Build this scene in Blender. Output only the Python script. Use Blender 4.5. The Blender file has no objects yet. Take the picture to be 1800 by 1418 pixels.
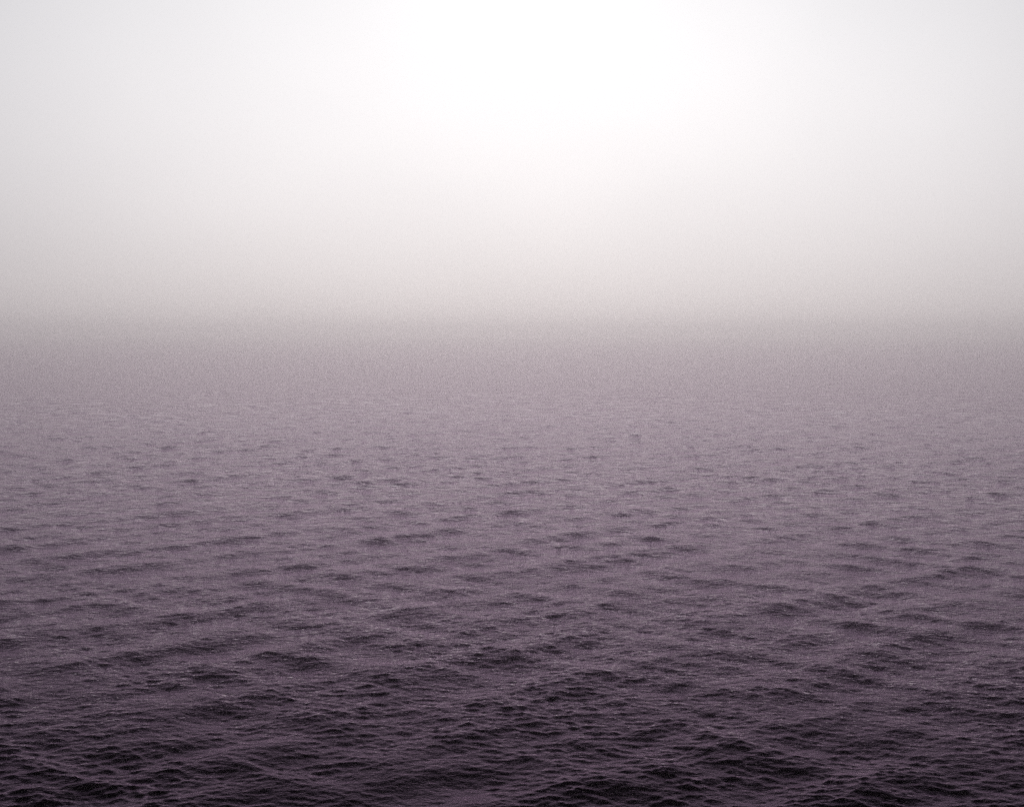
import bpy, math
import numpy as np

# ------------------------------------------------------------------ camera, light
R = math.radians
scene = bpy.context.scene
CAM_H = 32.0
FOV_H = 45.0
PITCH = 3.3            # degrees the camera looks below the horizon
SUN_AZ, SUN_EL = 1.0, 58.0     # where the hidden sun stands (degrees right of the view, above the horizon)
GLOW_EL = 12.0                 # the brightest part of the fog bank lies below it

cam_data = bpy.data.cameras.new("camera")
cam = bpy.data.objects.new("camera", cam_data)
scene.collection.objects.link(cam)
cam.location = (0.0, 0.0, CAM_H)
cam.rotation_euler = (R(90.0 - PITCH), 0.0, 0.0)
cam_data.sensor_fit = 'HORIZONTAL'
cam_data.angle = R(FOV_H)
cam_data.clip_start = 0.1
cam_data.clip_end = 40000.0
scene.camera = cam

scene.view_settings.view_transform = 'Standard'
scene.view_settings.look = 'None'
scene.view_settings.gamma = 1.0
scene.view_settings.exposure = 0.0
scene.view_settings.use_curve_mapping = False
scene.cycles.use_denoising = False
scene.cycles.use_adaptive_sampling = False
scene.cycles.volume_bounces = 8
scene.cycles.max_bounces = 12

sun_dir = (math.sin(R(SUN_AZ)) * math.cos(R(SUN_EL)), math.cos(R(SUN_AZ)) * math.cos(R(SUN_EL)), math.sin(R(SUN_EL)))

# fog-veiled sky: a Nishita sky almost wholly hidden by a luminous fog bank that is
# brightest round the place of the hidden sun
FOG_BASE = (0.165, 0.168, 0.20, 1)
FOG_GLOW = (0.88, 0.872, 0.83, 1)
GLOW_WA, GLOW_WE = 35.0, 16.5  # degrees, width of the glow sideways and upwards
FOG_HIGH = (1.03, 1.03, 1.055, 1)
FOG_LOW = (1.09, 1.0, 0.985, 1)
VEIL = 0.96
world = bpy.data.worlds.new("World")
scene.world = world
world.use_nodes = True
nt = world.node_tree
nt.nodes.clear()
N = nt.nodes.new
L = nt.links.new
out = N('ShaderNodeOutputWorld')
mix = N('ShaderNodeMixShader'); mix.inputs[0].default_value = VEIL
L(mix.outputs[0], out.inputs['Surface'])
sky = N('ShaderNodeTexSky'); sky.sky_type = 'NISHITA'; sky.sun_disc = False
sky.sun_elevation = R(SUN_EL); sky.sun_rotation = R(SUN_AZ)
bg1 = N('ShaderNodeBackground'); bg1.inputs['Strength'].default_value = 0.05
L(sky.outputs[0], bg1.inputs['Color']); L(bg1.outputs[0], mix.inputs[1])
tc = N('ShaderNodeTexCoord')
nrm = N('ShaderNodeVectorMath'); nrm.operation = 'NORMALIZE'
L(tc.outputs['Generated'], nrm.inputs[0])


def m(op, a, b=None, c=None):
    n = N('ShaderNodeMath'); n.operation = op
    for i, v in enumerate((a, b, c)):
        if v is None:
            continue
        if isinstance(v, (int, float)):
            n.inputs[i].default_value = v
        else:
            L(v, n.inputs[i])
    return n.outputs[0]


sep = N('ShaderNodeSeparateXYZ'); L(nrm.outputs[0], sep.inputs[0])
azi = m('SUBTRACT', m('ARCTAN2', sep.outputs['X'], sep.outputs['Y']), R(SUN_AZ))
ele = m('SUBTRACT', m('ARCSINE', sep.outputs['Z']), R(GLOW_EL))
ga = m('DIVIDE', azi, R(GLOW_WA))
ge = m('DIVIDE', ele, R(GLOW_WE))
g2 = m('ADD', m('MULTIPLY', ga, ga), m('MULTIPLY', ge, ge))
# the fog is never perfectly even: very soft, large drifts
nz = N('ShaderNodeTexNoise'); nz.inputs['Scale'].default_value = 3.4; nz.inputs['Detail'].default_value = 3.0
nz.inputs['Roughness'].default_value = 0.45
mp = N('ShaderNodeMapping'); mp.inputs['Scale'].default_value = (1.0, 1.0, 1.6)
L(nrm.outputs[0], mp.inputs['Vector']); L(mp.outputs[0], nz.inputs['Vector'])
drift = m('MULTIPLY_ADD', nz.outputs['Fac'], 0.22, 0.89)
glow = m('EXPONENT', m('MULTIPLY', g2, -1.0))
glow = m('MULTIPLY', glow, drift)
mc = N('ShaderNodeVectorMath'); mc.operation = 'SCALE'
mc.inputs[0].default_value = FOG_GLOW[:3]; L(glow, mc.inputs['Scale'])
ad = N('ShaderNodeVectorMath'); ad.operation = 'ADD'
L(mc.outputs[0], ad.inputs[0]); ad.inputs[1].default_value = FOG_BASE[:3]
# the fog is thickest and dimmest just over the dark sea and brightens upwards
el = m('MULTIPLY', m('MAXIMUM', sep.outputs['Z'], 0.0), -1.0 / math.sin(R(9.0)))
lay = m('EXPONENT', el)
cr = N('ShaderNodeMix'); cr.data_type = 'RGBA'
cr.inputs['A'].default_value = FOG_HIGH; cr.inputs['B'].default_value = FOG_LOW
L(lay, cr.inputs['Factor'])
mul = N('ShaderNodeVectorMath'); mul.operation = 'MULTIPLY'
L(ad.outputs[0], mul.inputs[0]); L(cr.outputs['Result'], mul.inputs[1])
bg2 = N('ShaderNodeBackground'); bg2.inputs['Strength'].default_value = 1.0
L(mul.outputs[0], bg2.inputs['Color']); L(bg2.outputs[0], mix.inputs[2])

sun_l = bpy.data.lights.new("sun", 'SUN')
sun_l.energy = 0.5
sun_l.angle = R(40)
sun_l.color = (1.0, 0.97, 0.93)
sun_o = bpy.data.objects.new("sun", sun_l)
scene.collection.objects.link(sun_o)
sun_o.location = (0, 60, 80)
sun_o.rotation_euler = (R(90 - SUN_EL), 0, R(180 - SUN_AZ))
import mathutils
sun_o.rotation_euler = mathutils.Vector(sun_dir).to_track_quat('Z', 'Y').to_euler()

# ------------------------------------------------------------------ haze
HAZE_R = 7000.0
HAZE_TOP = CAM_H + 28.0
HAZE_DENS = 0.0006
HAZE_COL = (1.0, 0.984, 0.978, 1)
HAZE_G = 0.955
hm = bpy.data.meshes.new("haze")
x = HAZE_R; z0, z1 = -3.0, HAZE_TOP
hv = [(-x, -x, z0), (x, -x, z0), (x, x, z0), (-x, x, z0), (-x, -x, z1), (x, -x, z1), (x, x, z1), (-x, x, z1)]
hm.from_pydata(hv, [], [(0, 3, 2, 1), (4, 5, 6, 7), (0, 1, 5, 4), (1, 2, 6, 5), (2, 3, 7, 6), (3, 0, 4, 7)])
haze = bpy.data.objects.new("haze", hm)
haze["kind"] = "stuff"
haze["label"] = "pale mauve fog lying over the sea and hiding the horizon"
scene.collection.objects.link(haze)
hmat = bpy.data.materials.new("haze"); hmat.use_nodes = True
t = hmat.node_tree; t.nodes.clear()
ho = t.nodes.new('ShaderNodeOutputMaterial')
pv = t.nodes.new('ShaderNodeVolumePrincipled')
pv.inputs['Color'].default_value = HAZE_COL
pv.inputs['Density'].default_value = HAZE_DENS
pv.inputs['Anisotropy'].default_value = HAZE_G
t.links.new(pv.outputs[0], ho.inputs['Volume'])
hm.materials.append(hmat)

# ------------------------------------------------------------------ water: one sheet, waves as geometry
rng = np.random.default_rng(11)
F32 = np.float32
PXR = 1.0 / 1236.0                                   # angle of one picture pixel
# rings: even steps of depression angle as seen from a mast-high viewpoint
dep = np.concatenate([np.arange(44.0, 26.0, -0.16), np.arange(26.0, 7.0, -0.036),
                      np.arange(7.0, 1.2, -0.019), np.arange(1.2, 0.35, -0.035)])
rad = CAM_H / np.tan(np.radians(dep))
rad = np.concatenate([[1.5, 4, 7, 10, 12.5], rad, np.geomspace(rad[-1] * 1.05, 6500.0, 40)])
# spokes: fine over the open sea ahead, coarse behind
fine = np.arange(-30.0, 30.0001, 0.054)
coarse = np.concatenate([np.arange(30.5, 45, 0.5), np.arange(45, 316, 1.5), np.arange(316, 329.9, 0.5)])
az = np.radians(np.concatenate([fine, coarse]))
nf = len(fine)
nr, na = len(rad), len(az)
RR = rad[:, None]
X0 = (RR * np.sin(az)[None, :]).astype(F32)
Y0 = (RR * np.cos(az)[None, :]).astype(F32)
dr = np.gradient(rad)                                # ring spacing
daz = np.full(na, R(0.05)); daz[nf:] = R(1.2)

# wave trains: two crossing wind seas and a broad spread of chop, from 14 m down to ripples
waves = []
def system(n, lmin, lmax, mean, spread, slope, tilt=0.0):
    """n trains, log-spread wavelengths, mean travel direction in degrees (0 = away from the camera)"""
    lam = np.exp(rng.uniform(math.log(lmin), math.log(lmax), n))
    th = np.radians(mean + rng.normal(0, spread, n))
    w = (lam / lmax) ** tilt
    w = w / math.sqrt(np.mean(w ** 2))
    s = slope * math.sqrt(2.0 / n) * w * rng.rayleigh(0.8, n)
    for l_, t_, s_ in zip(lam, th, s):
        k = 2 * math.pi / l_
        waves.append((k, math.sin(t_), math.cos(t_), s_ / k, rng.uniform(0, 6.2832), l_))
system(40, 4.5, 18.0, 180 - 45, 16, 0.042)
system(40, 4.0, 14.0, 180 + 42, 18, 0.038)
system(110, 1.6, 4.5, 180 - 32, 20, 0.036)
system(110, 1.6, 4.5, 180 + 36, 20, 0.036)
system(130, 0.6, 1.6, 180 - 24, 20, 0.076)
system(130, 0.6, 1.6, 180 + 26, 20, 0.076)
system(240, 0.24, 0.6, 180, 28, 0.125)

# slow gust pattern that makes the small chop stronger and weaker in patches
def patches(scale, seed, n=26):
    r2 = np.random.default_rng(seed)
    v = np.zeros_like(X0)
    for _ in range(n):
        l_ = scale * math.exp(r2.uniform(-0.7, 0.7)); a = r2.uniform(0, 6.28)
        k = 2 * math.pi / l_
        v += np.sin(X0 * F32(k * math.sin(a)) + Y0 * F32(k * math.cos(a)) + F32(r2.uniform(0, 6.28)))
    return v / math.sqrt(n / 2)
gust = np.clip(1.0 + 0.18 * patches(26, 3) + 0.12 * patches(8, 4), 0.35, 1.8).astype(F32)
gust_fine = np.clip(1.0 + 0.30 * patches(5, 5) + 0.15 * patches(18, 6), 0.25, 2.0).astype(F32)

Z = np.zeros_like(X0); DX = np.zeros_like(X0); DY = np.zeros_like(X0)
SX = np.zeros_like(X0)
CHOP = 1.1
waves.sort(key=lambda w: -w[0])
def smooth(v):
    v = np.clip(v, 0, 1); return v * v * (3 - 2 * v)
# longest first, so the small waves ride displaced on the big ones
waves.reverse()
PX, PY = X0.copy(), Y0.copy()
stage_done = False
for (k, sx, sy, a, ph, lam) in waves:
    if lam < 1.3 and not stage_done:
        PX = X0 - 0.9 * DX; PY = Y0 - 0.9 * DY; stage_done = True
    fr = smooth((lam / dr - 1.9) / 1.8)              # what the rings can carry
    last = np.nonzero(fr > 0)[0]
    if len(last) == 0:
        continue
    i1 = last.max() + 1
    i0 = last.min()
    for (c0, c1) in ((0, nf), (nf, na)):
        if c0 and lam < 2.5:
            continue
        ca = smooth((lam / (rad[i0:i1, None] * daz[None, c0:c1]) - 1.9) / 1.8) * fr[i0:i1, None]
        ca = (a * ca).astype(F32)
        p = PX[i0:i1, c0:c1] * F32(k * sx) + PY[i0:i1, c0:c1] * F32(k * sy) + F32(ph)
        if lam < 0.5:
            ca = ca * gust_fine[i0:i1, c0:c1]
        elif lam < 5:
            ca = ca * gust[i0:i1, c0:c1]
        Z[i0:i1, c0:c1] += ca * np.cos(p)
        sn = ca * np.sin(p) * F32(CHOP)
        DX[i0:i1, c0:c1] -= sn * F32(sx)
        DY[i0:i1, c0:c1] -= sn * F32(sy)
XX = X0 + DX; YY = Y0 + DY
co = np.empty((nr * na + 1, 3), F32)
co[:-1, 0] = XX.ravel(); co[:-1, 1] = YY.ravel(); co[:-1, 2] = Z.ravel()
co[-1] = (0, 0, 0)
i = np.arange(nr - 1)[:, None] * na
j = np.arange(na)[None, :]
jn = (j + 1) % na
quads = np.stack([i + j, i + jn, i + na + jn, i + na + j], axis=-1).reshape(-1, 4)
hub = nr * na
tris = np.stack([np.full(na, hub), (np.arange(na) + 1) % na, np.arange(na)], axis=-1)
nq, ntr = len(quads), len(tris)
me = bpy.data.meshes.new("water")
me.vertices.add(len(co)); me.vertices.foreach_set("co", co.ravel())
me.loops.add(nq * 4 + ntr * 3)
me.loops.foreach_set("vertex_index", np.concatenate([quads.ravel(), tris.ravel()]).astype(np.int32))
me.polygons.add(nq + ntr)
ls = np.concatenate([np.arange(nq) * 4, nq * 4 + np.arange(ntr) * 3]).astype(np.int32)
me.polygons.foreach_set("loop_start", ls)
me.update(calc_edges=True)
me.polygons.foreach_set("use_smooth", np.ones(nq + ntr, bool))
me.update()
water = bpy.data.objects.new("water", me)
water["kind"] = "structure"
water["label"] = "dark purplish choppy open sea fading into fog"
scene.collection.objects.link(water)
print("water verts", len(co), "z rms", float(Z[50:].std()), "up", me.polygons[200000].normal[:], me.polygons[nq + 3].normal[:])

wm = bpy.data.materials.new("sea_water"); wm.use_nodes = True
t = wm.node_tree; t.nodes.clear()
wo = t.nodes.new('ShaderNodeOutputMaterial')
df = t.nodes.new('ShaderNodeBsdfDiffuse'); df.inputs['Color'].default_value = (0.0015, 0.0010, 0.0015, 1)
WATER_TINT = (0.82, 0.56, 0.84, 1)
gl = t.nodes.new('ShaderNodeBsdfGlossy')
gl.inputs['Roughness'].default_value = 0.05
mx = t.nodes.new('ShaderNodeMixShader')
t.links.new(mx.outputs[0], wo.inputs['Surface']); t.links.new(df.outputs[0], mx.inputs[1]); t.links.new(gl.outputs[0], mx.inputs[2])
geo = t.nodes.new('ShaderNodeNewGeometry')
def vmath(op, a_, b_=None, scale=None):
    n_ = t.nodes.new('ShaderNodeVectorMath'); n_.operation = op
    for q, v in enumerate((a_, b_)):
        if v is None:
            continue
        if isinstance(v, tuple):
            n_.inputs[q].default_value = v
        else:
            t.links.new(v, n_.inputs[q])
    if scale is not None:
        if isinstance(scale, (int, float)):
            n_.inputs['Scale'].default_value = scale
        else:
            t.links.new(scale, n_.inputs['Scale'])
    return n_.outputs['Value'] if op == 'LENGTH' else n_.outputs[0]


def noise(pos, scale, sc, detail, rough, rotz):
    mp_ = t.nodes.new('ShaderNodeMapping'); mp_.inputs['Scale'].default_value = sc
    mp_.inputs['Rotation'].default_value = (0, 0, rotz)
    t.links.new(pos, mp_.inputs['Vector'])
    n_ = t.nodes.new('ShaderNodeTexNoise'); n_.noise_dimensions = '2D'
    n_.inputs['Scale'].default_value = scale
    n_.inputs['Detail'].default_value = detail; n_.inputs['Roughness'].default_value = rough
    t.links.new(mp_.outputs[0], n_.inputs['Vector'])
    return n_.outputs['Fac']


def sub(a_, b_, k):
    n_ = t.nodes.new('ShaderNodeMath'); n_.operation = 'SUBTRACT'
    t.links.new(a_, n_.inputs[0]); t.links.new(b_, n_.inputs[1])
    m_ = t.nodes.new('ShaderNodeMath'); m_.operation = 'MULTIPLY'
    t.links.new(n_.outputs[0], m_.inputs[0]); m_.inputs[1].default_value = k
    return m_.outputs[0]


P = geo.outputs['Position']
dist = vmath('LENGTH', P)
normal = geo.outputs['Normal']
# world-space relief slopes of waves too short for the mesh rings at each distance
#        scale, squash, detail, rough, turn, amplitude m, step m, from r, to r
bands = [(4.5, (0.8, 1.2, 1), 2.0, 0.55, 0.1, 0.030, 0.02, 110, 260, True),
         (1.1, (0.8, 1.2, 1), 3.0, 0.70, 0.25, 0.12, 0.05, 50, 130, False),
         (0.36, (0.8, 1.2, 1), 3.0, 0.68, -0.35, 0.33, 0.12, 120, 260, False),
         (0.13, (0.8, 1.2, 1), 2.0, 0.60, 0.55, 0.90, 0.4, 330, 620, False)]
for (sc_, sq, de, ro, tu, amp, st, r0, r1, out_) in bands:
    h0 = noise(P, sc_, sq, de, ro, tu)
    hx = noise(vmath('ADD', P, (st, 0, 0)), sc_, sq, de, ro, tu)
    hy = noise(vmath('ADD', P, (0, st, 0)), sc_, sq, de, ro, tu)
    cx = t.nodes.new('ShaderNodeCombineXYZ')
    t.links.new(sub(h0, hx, amp / st), cx.inputs[0]); t.links.new(sub(h0, hy, amp / st), cx.inputs[1])
    sl = cx.outputs[0]
    if True:
        mr = t.nodes.new('ShaderNodeMapRange'); mr.interpolation_type = 'SMOOTHSTEP'
        mr.inputs['From Min'].default_value = r0; mr.inputs['From Max'].default_value = r1
        t.links.new(dist, mr.inputs['Value'])
        if out_:       # ripples this small merge into a smooth sheen farther out
            mr.inputs['To Min'].default_value = 1.0; mr.inputs['To Max'].default_value = 0.25
        sl = vmath('SCALE', sl, None, mr.outputs[0])
    normal = vmath('ADD', normal, sl)
normal = vmath('NORMALIZE', normal)
for n_ in (df, gl):
    t.links.new(normal, n_.inputs['Normal'])


def wmath(op, *a_):
    n_ = t.nodes.new('ShaderNodeMath'); n_.operation = op
    for q, v in enumerate(a_):
        if isinstance(v, (int, float)):
            n_.inputs[q].default_value = v
        else:
            t.links.new(v, n_.inputs[q])
    return n_.outputs[0]


# reflectance of water (index IOR) for light polarised in the plane of reflection, as a lens
# with a polarising filter sees it: strong at a glancing look, almost none on steep wave faces
IOR = 1.32
dt = t.nodes.new('ShaderNodeVectorMath'); dt.operation = 'DOT_PRODUCT'
t.links.new(normal, dt.inputs[0]); t.links.new(geo.outputs['Incoming'], dt.inputs[1])
ci = wmath('MINIMUM', wmath('MAXIMUM', dt.outputs['Value'], 0.002), 1.0)
s2 = wmath('MULTIPLY', wmath('SUBTRACT', 1.0, wmath('MULTIPLY', ci, ci)), 1.0 / IOR ** 2)
ct = wmath('SQRT', wmath('SUBTRACT', 1.0, s2))
nc = wmath('MULTIPLY', ci, IOR)
rp = wmath('DIVIDE', wmath('SUBTRACT', nc, ct), wmath('ADD', nc, ct))
fac = wmath('MULTIPLY', rp, rp)
t.links.new(fac, mx.inputs[0])
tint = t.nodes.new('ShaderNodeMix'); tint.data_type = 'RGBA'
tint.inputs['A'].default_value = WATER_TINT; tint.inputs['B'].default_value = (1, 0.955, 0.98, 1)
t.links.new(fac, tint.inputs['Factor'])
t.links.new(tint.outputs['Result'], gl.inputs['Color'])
me.materials.append(wm)
